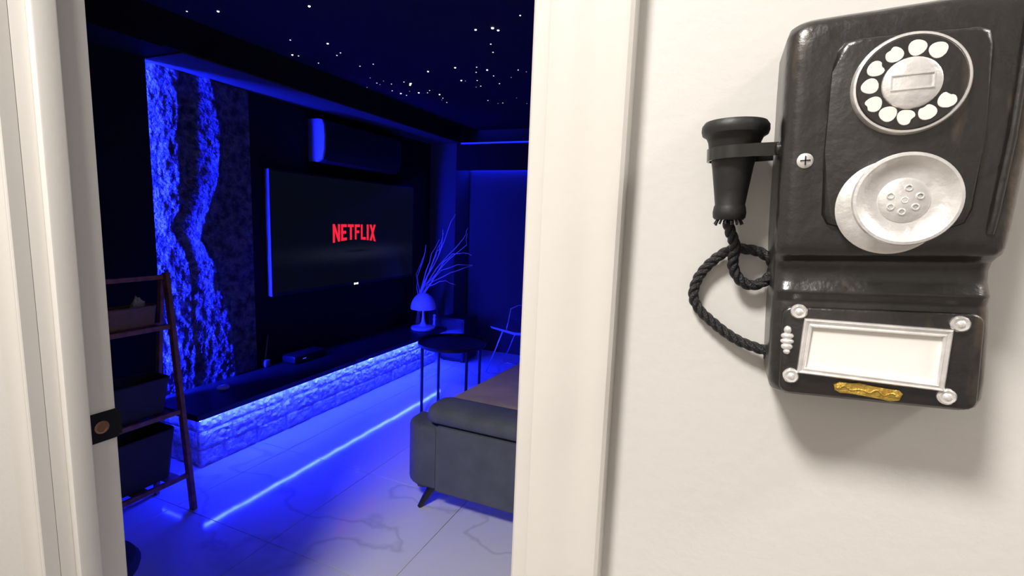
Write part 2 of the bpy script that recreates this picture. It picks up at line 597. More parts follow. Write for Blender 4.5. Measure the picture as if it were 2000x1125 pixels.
def brick(parent, axis, a0, a1, z0, z1, face, depth, seed, rough):
    """rough-faced brick: grid on the face, displaced outward"""
    bm = bmesh.new()
    nu, nv = 20, 9
    rs = random.Random(seed)
    off = Vector((rs.random()*50, rs.random()*50, rs.random()*50))
    pr = rs.uniform(-0.002, 0.004)
    front, backv = [], []
    for i in range(nu+1):
        fr = []
        for k in range(nv+1):
            a = a0+(a1-a0)*i/nu
            z = z0+(z1-z0)*k/nv
            edge = min(i, nu-i, k, nv-k)
            d = pr+(noise.fractal(Vector((a*42, z*60, 0))+off, 1.0, 2.0, 4)*0.017*rough)*(1 if edge else 0.25) - (0.008 if edge == 0 else 0)
            fr.append(bm.verts.new((face+d, a, z) if axis == 'y' else (a, face-d, z)))
        front.append(fr)
    for i in range(nu):
        for k in range(nv):
            bm.faces.new((front[i][k], front[i+1][k], front[i+1][k+1], front[i][k+1]))
    cs = [(a0, z0), (a1, z0), (a1, z1), (a0, z1)]
    bv = [bm.verts.new((face-depth, a, z) if axis == 'y' else (a, face+depth, z)) for a, z in cs]
    bm.faces.new(bv)
    rows = [[front[i][0] for i in range(nu+1)], [front[nu][k] for k in range(nv+1)], [front[i][nv] for i in range(nu, -1, -1)], [front[0][k] for k in range(nv, -1, -1)]]
    for q, row in enumerate(rows):
        bm.faces.new(row+[bv[(q+1) % 4], bv[q]])
    return finish('brick', bm, M_BRICK, parent, smooth=60)


BL = 0.2165
sd = 0
for row in range(3):
    z0, z1 = row*0.0995+0.003, (row+1)*0.0995-0.003
    a = BY0
    first = True
    while a < BY1-0.01:
        ln = (1.772-BY0) if (first and row != 1) else (1.83-BY0-0.0 if first else BL)
        if row == 1 and not first:
            ln = BL
        b = min(a+ln, BY1)
        if BY1-b < 0.05:
            b = BY1
        brick(bench, 'y', a+0.0045, b-0.0045, z0, z1, BX, 0.028, sd, 0.45 if row == 0 else 1.0)
        sd += 1
        a = b
        first = False
    for (a, b) in (((XW+0.002, -2.62), (-2.62, BX-0.03)) if row % 2 else ((XW+0.002, -2.69), (-2.69, BX-0.03))):
        brick(bench, 'x', a+0.002, b-0.002, z0, z1, BY0+0.002, 0.026, sd, 0.5)
        sd += 1
# light strip under the overhang: short sagging lengths
ml = led_mat('led_bench', LED_BENCH)
ys = [1.60, 2.42, 2.93, 3.99]
for y0, y1 in zip(ys, ys[1:]):
    bm = bmesh.new()
    n = 60
    pts, rad = [], []
    for i in range(n+1):
        t = i/n
        y = y0+0.004+(y1-y0-0.008)*t
        sag = 0.0060+0.003*(max(0, 1-t*9)**2+max(0, 1-(1-t)*9)**2)+0.001*sin(t*31+y0*9)
        pts.append((-2.412+0.003*sin(t*17+y0*5)+random.uniform(-0.001, 0.001), y, 0.302-sag))
        rad.append(random.uniform(0.0036, 0.0056))
    bm_tube(bm, pts, 0.005, 7, True, rad)
    finish('led_strip', bm, ml, bench)
box('led_strip', -2.76, -2.60, 1.597, 1.607, 0.297, 0.301, led_mat('led_bench_end', 110), bench)
box('led_strip', -2.78, -2.44, 3.995, 4.003, 0.297, 0.301, led_mat('led_bench_end', 110), bench)

# ================================================================== TELEVISION
tv = empty('television', (-2.765, 3.16, 0.81), 'large wall mounted television showing red lettering on a dark screen', 'television')
TVX = -2.748
ty0, ty1, tz0, tz1 = 2.362, 3.985, 0.812, 1.655
box('casing', XW+0.012, TVX, ty0, ty1, tz0, tz1, M_GREYPL, tv, 0.003, 1)
# flat bezel and screen
box('bezel', TVX-0.001, TVX+0.003, ty0+0.004, ty1, tz0, tz1, M_BLACK, tv)


def screen_mat():
    mt = bpy.data.materials.new('dark_screen_picture')
    mt.use_nodes = True
    nt = mt.node_tree
    b = nt.nodes['Principled BSDF']
    b.inputs['Base Color'].default_value = (0.004, 0.004, 0.006, 1)
    b.inputs['Roughness'].default_value = 0.25
    b.inputs['Specular IOR Level'].default_value = 0.3
    tc = nt.nodes.new('ShaderNodeTexCoord')
    s = nt.nodes.new('ShaderNodeSeparateXYZ')
    nt.links.new(tc.outputs['Object'], s.inputs[0])

    def math(op, a, b_=None):
        n = nt.nodes.new('ShaderNodeMath')
        n.operation = op
        for i, q in enumerate((a, b_)):
            if q is None:
                continue
            if isinstance(q, (int, float)):
                n.inputs[i].default_value = q
            else:
                nt.links.new(q, n.inputs[i])
        return n.outputs[0]

    def gauss(src, c, wd):
        t = math('DIVIDE', math('SUBTRACT', src, c), wd)
        return math('EXPONENT', math('MULTIPLY', math('MULTIPLY', t, t), -1.0))
    zc = s.outputs['Z']
    yc = s.outputs['Y']
    band = math('MULTIPLY', gauss(zc, -0.165, 0.055), gauss(yc, 0.02, 0.60))
    dark = math('MULTIPLY', gauss(zc, -0.150, 0.010), gauss(yc, 0.04, 0.17))
    fac = math('SUBTRACT', math('ADD', math('MULTIPLY', band, 0.017), 0.0042), math('MULTIPLY', dark, 0.013))
    fac = math('MAXIMUM', fac, 0.001)
    e = b.inputs['Emission Color']
    e.default_value = (0.42, 0.58, 1.0, 1)
    nt.links.new(fac, b.inputs['Emission Strength'])
    return mt


scr = box('screen', TVX+0.002, TVX+0.004, ty0+0.012, ty1-0.012, tz0+0.022, tz1-0.012, screen_mat(), tv)
# lettering on the screen, arched along its lower edge
M_RED = led_mat('red_screen_letters', 0.95, (1.0, 0.020, 0.060))
LET = {
    'N': [[(0, 0), (.3, 0), (.3, 1), (0, 1)], [(.7, 0), (1, 0), (1, 1), (.7, 1)], [(.0, 1), (.3, 1), (1, 0), (.7, 0)]],
    'E': [[(0, 0), (.34, 0), (.34, 1), (0, 1)], [(.34, .82), (1, .82), (1, 1), (.34, 1)], [(.34, .42), (.88, .42), (.88, .60), (.34, .60)], [(.34, 0), (1, 0), (1, .18), (.34, .18)]],
    'T': [[(0, .82), (1, .82), (1, 1), (0, 1)], [(.33, 0), (.67, 0), (.67, .82), (.33, .82)]],
    'F': [[(0, 0), (.34, 0), (.34, 1), (0, 1)], [(.34, .82), (1, .82), (1, 1), (.34, 1)], [(.34, .42), (.85, .42), (.85, .60), (.34, .60)]],
    'L': [[(0, 0), (.34, 0), (.34, 1), (0, 1)], [(.34, 0), (1, 0), (1, .18), (.34, .18)]],
    'I': [[(0, 0), (1, 0), (1, 1), (0, 1)]],
    'X': [[(0, 0), (.32, 0), (1, 1), (.68, 1)], [(.68, 0), (1, 0), (.32, 1), (0, 1)]],
}
bm = bmesh.new()
LY0, LY1 = 2.925, 3.43
wd = {'N': 1.15, 'E': .92, 'T': 1.0, 'F': .9, 'L': .88, 'I': .36, 'X': 1.15}
gap = 0.17
tot = sum(wd[c] for c in 'NETFLIX')+gap*6
sc_ = (LY1-LY0)/tot
yy = LY0
zt, zb = 1.302, 1.158
ym = (LY0+LY1)/2
for ci, c in enumerate('NETFLIX'):
    wl = wd[c]*sc_
    for qi, quad in enumerate(LET[c]):
        # subdivide along y so that the arch shows
        vs = []
        xo = TVX+0.0046+0.0001*qi
        for (a, b) in quad:
            y = yy+a*wl
            k = (y-ym)/(LY1-LY0)*2
            bot = zb+0.022*(1-k*k)
            vs.append(bm.verts.new((xo, y, bot+(zt-bot)*b)))
        bm.faces.new(vs)
    yy += wl+gap*sc_
let = finish('red_lettering', bm, M_RED, scr)
let['label'] = 'red lettering reading NETFLIX'
# small glowing badge below the picture
bm = bmesh.new()
py = 3.16
for k, (w_, hh) in enumerate(((.012, .016), (.010, .012), (.010, .012), (.012, .016))):
    bm_box(bm, TVX+0.003, TVX+0.0045, py, py+w_, 0.818-hh/2+0.002, 0.818+hh/2+0.002)
    py += w_+0.0015
finish('glowing_badge', bm, led_mat('badge_light', 1.6, (0.85, 0.9, 1.0)), tv)

# ================================================================== AIR CONDITIONER
ac = empty('air_conditioner', (-2.72, 3.2, 1.745), 'wall mounted air conditioner above the television, its end panel lit blue', 'air conditioner')
ay0, ay1 = 2.752, 3.66
prof = [(XW, 1.748), (-2.712, 1.744), (-2.675, 1.765), (-2.653, 1.83), (-2.648, 1.92), (-2.652, 2.0), (-2.668, 2.034), (-2.70, 2.043), (XW, 2.043)]
prism('body', prof, 1, ay0+0.02, ay1-0.02, M_AC_SHADED, ac)
prism('end_panel', prof, 1, ay0+0.02, ay0, M_GREYPL, ac, 0.004)  # lighter plastic on this end alone, where the blue light falls
prism('end_panel', prof, 1, ay1-0.02, ay1, M_AC_SHADED, ac, 0.004)
fl_ = prism('air_flap', [(-2.735, 1.7425), (-2.712, 1.7405), (-2.676, 1.760), (-2.679, 1.764), (-2.713, 1.746)], 1, ay0+0.05, ay1-0.05, M_AC_SHADED, ac)

# ================================================================== THINGS ON THE BENCH
T = 0.335
# mushroom lamp
lx, ly = -2.535, 3.86
lamp = empty('mushroom_lamp', (lx, ly, T), 'small white mushroom shaped table lamp at the far end of the bench', 'lamp')
lathe('base', [(0, 0), (0.106, 0), (0.112, 0.006), (0.112, 0.022), (0.106, 0.026), (0.085, 0.028), (0.05, 0.034), (0.0, 0.034)], (lx, ly, T), (0, 0, 1), M_LAMP, lamp, 40)
lathe('stem', [(0.048, 0.032), (0.03, 0.045), (0.018, 0.07), (0.0115, 0.12), (0.011, 0.17), (0.014, 0.2), (0.0, 0.2)], (lx, ly, T), (0, 0, 1), M_LAMP, lamp, 20)
prof = []
for i in range(13):
    a = radians(90*i/12)
    prof.append((0.118*cos(a), 0.195+0.150*sin(a)))
prof[-1] = (0, 0.345)
inner = [(0.1155*cos(radians(90*i/8)), 0.195+0.146*sin(radians(90*i/8))) for i in range(8, -1, -1)]
inner[0] = (0, 0.341)
lathe('shade', prof+inner, (lx, ly, T), (0, 0, 1), M_LAMP, lamp, 40, closed=False)
# glass vase with dry branches
vx, vy = -2.66, 3.968
vase = empty('glass_vase', (vx, vy, T), 'clear glass cylinder vase standing behind the mushroom lamp', 'vase')
lathe('glass_body', [(0, 0), (0.037, 0), (0.039, 0.004), (0.039, 0.26), (0.036, 0.26), (0.036, 0.010), (0, 0.010)], (vx, vy, T), (0, 0, 1), M_GLASS, vase, 28)
br = empty('dry_branches', (vx, vy, T+0.02), 'bundle of bare dry twigs fanning out of the vase above the lamp', 'branches')
YV = vy


def branch(pix, y, r0=0.0075):
    pts = [Vector((vx+random.uniform(-0.02, 0.02), vy+random.uniform(-.02, .02), T+0.02)), Vector((vx+random.uniform(0.0, 0.022), vy+random.uniform(-.015, .02), T+0.26))]
    for i, (u, v) in enumerate(pix):
        pts.append(P(u, v, 1, y+i*random.uniform(-0.025, 0.03)))
    # smooth a little by midpoints with a jitter
    out = [pts[0]]
    for a, b in zip(pts, pts[1:]):
        mid = (a+b)/2+Vector((random.uniform(-1, 1), random.uniform(-1, 1), random.uniform(-1, 1)))*0.008
        out += [mid, b]
    n = len(out)
    tube('twig', out, r0, M_TWIG, br, 6, [r0*(1-0.72*i/(n-1)) for i in range(n)])
    return out


B = [
    [(824, 560), (838, 535), (856, 500), (868, 470), (881, 432), (890, 418)],
    [(826, 558), (846, 520), (862, 480), (865, 448)],
    [(823, 562), (832, 530), (843, 495), (858, 468)],
    [(828, 560), (852, 525), (876, 498), (897, 476), (910, 458), (914, 445)],
    [(829, 560), (856, 530), (880, 504), (912, 478), (913, 456)],
    [(832, 556), (862, 528), (893, 517), (923, 518)],
    [(834, 558), (866, 540), (895, 528), (922, 519)],
    [(818, 560), (815, 540), (826, 510), (832, 478)],
    [(814, 562), (813, 535), (822, 515), (828, 500)],
    [(836, 560), (858, 550), (870, 548), (889, 556)],
    [(866, 512), (884, 496), (905, 494), (921, 499)],
    [(850, 500), (852, 492), (858, 488), (862, 472), (866, 455)],
    [(826, 556), (848, 508), (853, 490), (860, 476)],
]
for k, b in enumerate(B):
    branch(b, vy+random.uniform(0.03, 0.06))
# little ornament behind the lamp stem
ox, oy = P(836, 638, 2, T).x, P(836, 638, 2, T).y
orn = empty('small_figurine', (-2.50, 4.0, T), 'tiny pale figurine right behind the lamp stem', 'figurine')
lathe('body', [(0, 0), (0.02, 0), (0.022, 0.01), (0.012, 0.05), (0.016, 0.075), (0.008, 0.095), (0, 0.1)], (-2.50, 4.0, T), (0, 0, 1), M_LAMP, orn, 14)
lathe('head', [(0, 0.092), (0.012, 0.098), (0.015, 0.11), (0.010, 0.122), (0, 0.126)], (-2.50, 4.0, T), (0, 0, 1), M_LAMP, orn, 14)
# small white sensor disc near end of bench
pk = P(436, 759, 2, T)
puck = lathe('puck_speaker', [(0, 0), (0.03, 0), (0.034, 0.004), (0.034, 0.012), (0.03, 0.016), (0, 0.017)], (pk.x, pk.y, T), (0, 0, 1), M_WHITE, None, 28)
tag(puck, 'small pale round puck lying on the near end of the dark bench top', 'puck')
# dark media box
mb = P(598, 704, 2, T)
med = empty('media_box', (mb.x, mb.y, T), 'flat black media box on the bench below the television', 'media box')
mx0, mx1, my0, my1 = mb.x-0.10, mb.x+0.02, mb.y-0.12, mb.y+0.17
box('body', mx0, mx1, my0, my1, T+0.006, T+0.055, M_BLACK, med, 0.006)
box('front_panel', mx1-0.001, mx1+0.002, my0+0.01, my1-0.01, T+0.014, T+0.047, M_BLACKM, med)
for yy in (my0+0.03, my1-0.03):
    for xx in (mx0+0.02, mx1-0.02):
        lathe('foot', [(0, 0), (0.008, 0), (0.008, 0.007), (0, 0.007)], (xx, yy, T), (0, 0, 1), M_BLACK, med, 10)
box('indicator', mx1+0.0015, mx1+0.003, my0+0.07, my0+0.10, T+0.026, T+0.032, led_mat('indicator_light', 0.9, (0.04, 0.08, 1.0)), med)
# small router with an upright aerial
rp = P(519, 717, 2, T)
ro = empty('wireless_router', (rp.x, rp.y, T), 'small box with a thin upright aerial at the television wall', 'router')
box('body', rp.x-0.03, rp.x+0.012, rp.y-0.012, rp.y+0.03, T, T+0.05, M_GREYPL, ro, 0.006)
tube('aerial', [Vector((rp.x-0.02, rp.y+0.012, T+0.045)), Vector((rp.x-0.022, rp.y+0.028, T+0.12)), Vector((rp.x-0.025, rp.y+0.045, T+0.21))], 0.004, M_GREYPL, ro, 8)

# ================================================================== STARS
STARS = [(365, 22, 2), (426, 22, 3), (604, 12, 3), (567, 78, 2), (571, 107, 3), (583, 109, 2), (640, 85, 3), (665, 103, 2), (658, 108, 2), (622, 123, 2), (602, 135, 3), (703, 129, 2), (729, 125, 2),
         (693, 165, 2), (717, 170.5, 1), (723, 152, 1), (736, 162, 2), (742, 165, 1), (749, 158, 1), (764.5, 164, 2), (766, 177, 2), (789, 160, 2), (802, 163, 4), (801, 166, 3), (783, 182.5, 3), (794, 186, 2), (800, 178, 1), (818, 181, 3), (835, 181, 2), (839, 176.5, 2), (836, 139.5, 3), (858.5, 184.5, 3), (865, 191.5, 2), (863, 195, 1), (872.6, 200, 2),
         (1016, 30, 2), (929, 58, 3), (962, 54.5, 4), (973, 59, 3), (958.6, 86, 2), (963, 102, 2), (889, 132, 3), (901, 157, 3), (909, 158, 1), (931, 131, 2), (930, 141, 2), (932, 157, 2), (939, 168, 2), (930, 170, 1), (951.5, 136.5, 3), (964, 148, 2), (975.6, 163, 2), (1012, 136.5, 2), (1028, 140, 1), (998.5, 151, 1), (953, 196, 2), (972.6, 202, 1), (982, 201, 2), (1009, 191, 1), (1029, 202, 1)]
M_STAR = [None, led_mat('star_faint', 0.5, (0.7, 0.75, 1)), led_mat('star_mid', 1.7, (0.8, 0.85, 1)), led_mat('star_bright', 7.0, (0.85, 0.9, 1)), led_mat('star_brightest', 10.0, (0.9, 0.93, 1))]
star_me = {}
for k in (1, 2, 3, 4):
    bm = bmesh.new()
    r = (0, 0.0036, 0.0040, 0.0052, 0.0066)[k]
    bm_lathe(bm, [(r, 0.0), (r*0.8, -r*0.5), (0, -r*0.8)], (0, 0, 0), (0, 0, 1), 10)
    bmesh.ops.recalc_face_normals(bm, faces=bm.faces)
    me = bpy.data.meshes.new('star_light')
    bm.to_mesh(me)
    bm.free()
    me.materials.append(M_STAR[k])
    star_me[k] = me
ORD = ['first', 'second', 'third', 'fourth', 'fifth', 'sixth', 'seventh', 'eighth', 'ninth', 'tenth', 'eleventh', 'twelfth', 'thirteenth', 'fourteenth', 'fifteenth', 'sixteenth', 'seventeenth', 'eighteenth', 'nineteenth', 'twentieth']
count = {}
for (u, v, k) in sorted(STARS):
    o = bpy.data.objects.new('star_light', star_me[k])
    COL.objects.link(o)
    o.location = P(u, v, 2, RT-0.0002)
    ft = 'faint' if k == 1 else 'clear'
    if u < 500:
        ds, g = 'star light of the lone pair at the far left of the ceiling', 'far left pair'
    elif (u, v) == (604, 12):
        ds, g = 'lone bright star light at the top edge above the stone slab', None
    elif (u, v) == (1016, 30):
        ds, g = 'lone star light highest up beside the door casing', None
    elif u < 690:
        ds, g = 'star light in the loose left group', 'loose left group'
    elif u < 880:
        ds, g = ft+' star light in the crowded middle group', 'crowded middle group'
    elif v < 110:
        ds, g = 'star light in the small upper right group', 'upper right group'
    else:
        ds, g = ft+' star light in the lower right group', 'lower right group'
    if g:
        i = count.get(ds, 0)
        count[ds] = i+1
        tag(o, ds+', '+ORD[i]+' from left', 'star light', 'star lights, '+g)
    else:
        tag(o, ds, 'star light')

# ================================================================== LADDER SHELF
ly0, ly1 = 0.86, 1.385
lad = empty('ladder_shelf', (-2.25, 1.12, 0), 'brown wooden ladder shelf holding baskets beside the stone slab', 'shelf')


def bar(name, a, b, w_, t, material, parent, upv=(0, 1, 0), bev=0.002):
    """rectangular bar from a to b; w_ across along upv, t thick"""
    a, b = Vector(a), Vector(b)
    d = (b-a)
    L = d.length
    d.normalize()
    s = Vector(upv)
    s = (s-d*s.dot(d)).normalized()
    n = d.cross(s)
    bm = bmesh.new()
    bm_box(bm, -w_/2, w_/2, -t/2, t/2, 0, L, bev, 1)
    mm = Matrix((s, n, d)).transposed().to_4x4()
    mm.translation = a
    bmesh.ops.transform(bm, matrix=mm, verts=bm.verts)
    return finish(name, bm, material, parent, smooth=40)


def front_x(z):
    return -2.15-0.104*z/1.09


def rear_x(z):
    return -2.42+0.135*z/1.09


for yy in (ly0, ly1):
    bar('front_rail', (front_x(0), yy, 0), (front_x(1.095), yy, 1.095), 0.02, 0.03, M_WOOD, lad)
    bar('rear_rail', (rear_x(0), yy, 0), (rear_x(1.06), yy, 1.06), 0.018, 0.024, M_WOOD, lad)
bar('top_bar', (front_x(1.075)-0.012, ly0, 1.075), (front_x(1.075)-0.012, ly1, 1.075), 0.02, 0.014, M_WOOD, lad, (0, 0, 1))
for z in (0.855, 0.465, 0.165):
    xf, xr = front_x(z)-0.004, rear_x(z)+0.004
    bar('shelf_bar', (xf, ly0, z), (xf, ly1, z), 0.022, 0.016, M_WOOD, lad, (0, 0, 1))
    bar('shelf_bar', (xr, ly0, z), (xr, ly1, z), 0.022, 0.016, M_WOOD, lad, (0, 0, 1))
    for k in range(4):
        yy = ly0+0.06+(ly1-ly0-0.12)*k/3
        bar('shelf_slat', (xf-0.006, yy, z+0.0), (xr+0.006, yy, z+0.0), 0.06, 0.010, M_WOOD, lad, (0, 1, 0))


def bin_(name, x0, x1, y0, y1, z0, z1, material, label, cat, flare=0.02, rad=0.03, group=None):
    """open basket with wall thickness, flared to its rim"""
    t = empty(name, ((x0+x1)/2, (y0+y1)/2, z0), label, cat, group)
    bm = bmesh.new()
    rings = []
    th = 0.006
    lv = [(0.0, 0, 0), (0.35, flare*0.35, 0), (0.7, flare*0.7, 0), (1, flare, 0), (1, flare-th, 1), (0.6, flare*0.6-th, 1), (0.08, -th, 1)]
    for f, g, _ in lv:
        z = z0+(z1-z0)*f
        rings.append([bm.verts.new((x, y, z+0.004*sin(9*y)*(1 if f == 1 else 0))) for x, y in rrect(x0-g, x1+g, y0-g, y1+g, rad, 5)])
    n = len(rings[0])
    for A, Bq in zip(rings, rings[1:]):
        for k in range(n):
            bm.faces.new((A[k], A[(k+1) % n], Bq[(k+1) % n], Bq[k]))
    bm.faces.new(rings[0])
    bm.faces.new(rings[-1])
    finish('basket_body', bm, material, t, smooth=50)
    rim = [Vector((x, y, z1)) for x, y in rrect(x0-flare+0.003, x1+flare-0.003, y0-flare+0.003, y1+flare-0.003, rad, 5)]
    tube('rim', rim+[rim[0]], 0.006, material, t, 6)
    return t


bin_('woven_basket', -2.305, -2.245, 0.99, 1.33, 0.8665, 0.955, M_WICKER, 'shallow tan woven basket on the top shelf of the ladder', 'basket', 0.008, 0.025)
bin_('fabric_bin', -2.325, -2.215, 0.92, 1.33, 0.4765, 0.635, M_BIN, 'dark fabric bin on the middle shelf of the ladder', 'bin', 0.02)
bin_('fabric_bin', -2.355, -2.20, 0.92, 1.33, 0.1765, 0.40, M_BIN, 'deep dark fabric bin on the lowest shelf of the ladder', 'bin', 0.02)
# crumpled tissue peeping out of the woven basket
bm = bmesh.new()
bmesh.ops.create_icosphere(bm, subdivisions=3, radius=1)
for v in bm.verts:
    k = 1+0.5*noise.noise(v.co*2.2)+0.25*noise.noise(v.co*5)
    v.co = Vector((v.co.x*0.022*k, v.co.y*0.024*k, v.co.z*0.05*k*(1.0 if v.co.z > 0 else 0.8)))+Vector((-2.275, 1.275, 0.945))
tag(finish('paper_tissue', bm, M_PAPER, smooth=True), 'crumpled white tissue sticking up from the tan woven basket', 'tissue')

# ================================================================== SIDE TABLE
tcx, tcy = -1.69, 2.945
tb = empty('side_table', (tcx, tcy, 0), 'round black metal side table between the bench and the sofa', 'table')
R_T = 0.238
lathe('table_top', [(0, 0.502), (R_T-0.003, 0.502), (R_T, 0.506), (R_T, 0.525), (R_T-0.004, 0.525), (R_T-0.006, 0.512), (0, 0.512)], (tcx, tcy, 0), (0, 0, 1), M_BLACKM, tb, 56)
angs = [(-1.829-tcx, 2.741-tcy)]
a0 = math.atan2(angs[0][1], angs[0][0])
LR = R_T-0.014
fts = []
for k in range(4):
    a = a0+k*pi/2
    x, y = tcx+LR*cos(a), tcy+LR*sin(a)
    fts.append((x, y))
    box('leg', x-0.008, x+0.008, y-0.008, y+0.008, 0, 0.502, M_BLACKM, tb, 0.002, 1)
for k in (0, 1):
    a, b = fts[k], fts[k+2]
    bar('cross_bar', (a[0], a[1], 0.012+0.012*k), (b[0], b[1], 0.012+0.012*k), 0.014, 0.012, M_BLACKM, tb, (0, 0, 1))

# ================================================================== SUBWOOFER
sx0, sx1, sy0, sy1 = -2.46, -2.20, 4.05, 4.33
sub = empty('subwoofer', ((sx0+sx1)/2, (sy0+sy1)/2, 0), 'black speaker cube on the floor behind the round table', 'speaker')
box('cabinet', sx0, sx1, sy0, sy1, 0.012, 0.43, M_BLACK, sub, 0.008)
box('grille', sx0+0.015, sx1-0.015, sy0-0.008, sy0+0.002, 0.04, 0.41, M_BIN, sub, 0.004)
for xx in (sx0+0.03, sx1-0.03):
    for yy in (sy0+0.03, sy1-0.03):
        lathe('foot', [(0, 0), (0.014, 0), (0.014, 0.013), (0, 0.013)], (xx, yy, 0), (0, 0, 1), M_BLACK, sub, 12)

# ================================================================== CHAIR by the back wall
ch = empty('wire_chair', (-1.60, 4.1, 0), 'dark chair with thin metal sled legs by the back wall, cut by the casing', 'chair')
prism('seat', [(-1.835, 0.447), (-1.82, 0.430), (-1.60, 0.395), (-1.42, 0.41), (-1.42, 0.43), (-1.60, 0.418)], 1, 3.86, 4.30, M_CHROME, ch, 0.006)
prism('backrest', [(-1.43, 0.42), (-1.41, 0.42), (-1.33, 0.80), (-1.35, 0.805)], 1, 3.88, 4.28, M_BIN, ch, 0.006)
for yy in (3.89, 4.27):
    tube('leg', [(-1.72, yy, 0.415), (-1.80, yy, 0.2), (-1.878, yy, 0.012), (-1.86, yy, 0.007), (-1.60, yy, 0.007), (-1.40, yy, 0.007), (-1.385, yy, 0.012), (-1.47, yy, 0.41)], 0.0065, M_CHROME, ch, 8)
    tube('armrest', [(-1.69, yy, 0.42), (-1.672, yy, 0.50), (-1.655, yy, 0.62), (-1.58, yy, 0.66), (-1.375, yy, 0.66)], 0.007, M_CHROME, ch, 8)

# ================================================================== SOFA
sofa = empty('sofa', (-0.85, 2.6, 0), 'grey velvet sofa with taupe seat and black tapered legs right of the doorway', 'sofa')
SY = 1.825


def soft_prism(name, poly, z0, z1, bev, material, parent, seg=4, top_only=False):
    bm = bmesh.new()
    A = [bm.verts.new((x, y, z0)) for x, y in poly]
    Bq = [bm.verts.new((x, y, z1)) for x, y in poly]
    n = len(poly)
    f0 = bm.faces.new(A[::-1])
    f1 = bm.faces.new(Bq)
    for i in range(n):
        bm.faces.new((A[i], A[(i+1) % n], Bq[(i+1) % n], Bq[i]))
    es = list(f1.edges) if top_only else list(f1.edges)+list(f0.edges)
    bmesh.ops.bevel(bm, geom=es, offset=bev, segments=seg, affect='EDGES', profile=0.5)
    return finish(name, bm, material, parent, smooth=60)


# arm: side panel and rounded front panel with a seam between
soft_prism('side_panel', [(-1.122, SY), (-0.35, SY), (-0.35, SY+0.17), (-1.122, SY+0.17)], 0.126, 0.445, 0.010, M_SOFA, sofa)
fp = [(-1.125, SY+0.002)]
for i in range(7):
    a = radians(-90-80*i/6)
    fp.append((-1.215+0.095*cos(a), SY+0.1+0.098*sin(a)))
fp += [(-1.31, SY+0.17), (-1.125, SY+0.17)]
soft_prism('front_panel', fp, 0.130, 0.430, 0.022, M_SOFA, sofa)
# rolled bolster on the arm
bm = bmesh.new()
pr, n = [], 20
rings = []
for x, s in ((-1.185, 0.25), (-1.178, 0.62), (-1.162, 0.88), (-1.13, 1.0), (-0.9, 1.0), (-0.36, 1.0)):
    ring = []
    for k in range(n):
        a = 2*pi*k/n
        cy, cz = cos(a), sin(a)
        ring.append(bm.verts.new((x, SY+0.085+0.105*s*math.copysign(abs(cy)**0.75, cy), 0.492+0.046*s*math.copysign(abs(cz)**0.75, cz))))
    rings.append(ring)
for A, Bq in zip(rings, rings[1:]):
    for k in range(n):
        bm.faces.new((A[k], A[(k+1) % n], Bq[(k+1) % n], Bq[k]))
bm.faces.new(rings[0])
bm.faces.new(rings[-1][::-1])
finish('arm_bolster', bm, M_SOFA, sofa, smooth=60)
soft_prism('seat_base', [(-1.21, SY+0.172), (-0.35, SY+0.172), (-0.35, 3.55), (-1.21, 3.55)], 0.12, 0.34, 0.02, M_SOFA, sofa)
soft_prism('seat_cushion', [(-1.16, SY+0.175), (-0.55, SY+0.175), (-0.55, 2.70), (-1.10, 2.70)], 0.342, 0.525, 0.04, M_SEAT, sofa, 5)
soft_prism('seat_cushion', [(-1.10, 2.705), (-0.55, 2.705), (-0.55, 3.54), (-1.04, 3.54)], 0.342, 0.525, 0.04, M_SEAT, sofa, 5)
soft_prism('backrest', [(-0.548, SY+0.175), (-0.35, SY+0.175), (-0.35, 3.54), (-0.548, 3.54)], 0.342, 0.80, 0.05, M_SOFA, sofa, 4)
for (xt, yt, xb, yb) in ((-1.17, 1.90, -1.232, 1.868), (-0.42, 1.90, -0.38, 1.868), (-1.17, 3.46, -1.232, 3.49), (-0.42, 3.46, -0.38, 3.49)):
    tube('leg', [(xt, yt, 0.128), ((xt+xb)/2, (yt+yb)/2, 0.064), (xb, yb, 0.0)], 0.02, M_BLACK, sofa, 10, [0.026, 0.019, 0.012])

# ================================================================== low black thing by the jamb
c = P(262, 1130, 2, 0.0)
fc = empty('floor_cushion', (c.x-0.15, c.y-0.10, 0), 'low black round cushion on the floor, just showing beside the left jamb', 'cushion')
bx_, by_ = c.x-0.15, c.y-0.10
lathe('cushion_body', [(0, 0), (0.15, 0), (0.18, 0.015), (0.185, 0.035), (0.17, 0.06), (0.1, 0.07), (0, 0.072)], (bx_, by_, 0), (0, 0, 1), M_BIN, fc, 32)
lathe('button', [(0.0, 0.07), (0.012, 0.071), (0.01, 0.076), (0, 0.078)], (bx_, by_, 0), (0, 0, 1), M_BLACK, fc, 12)

# ================================================================== WALL TELEPHONE
ph = empty('wall_telephone', (0.0875, YW, H+0.012), 'black antique style wall telephone with rotary dial hung on the cream wall', 'telephone')
ph.rotation_euler = (0, -radians(3.3), 0)
# local frame: x right, -y out of the wall, z up (metres)
MM = 0.001


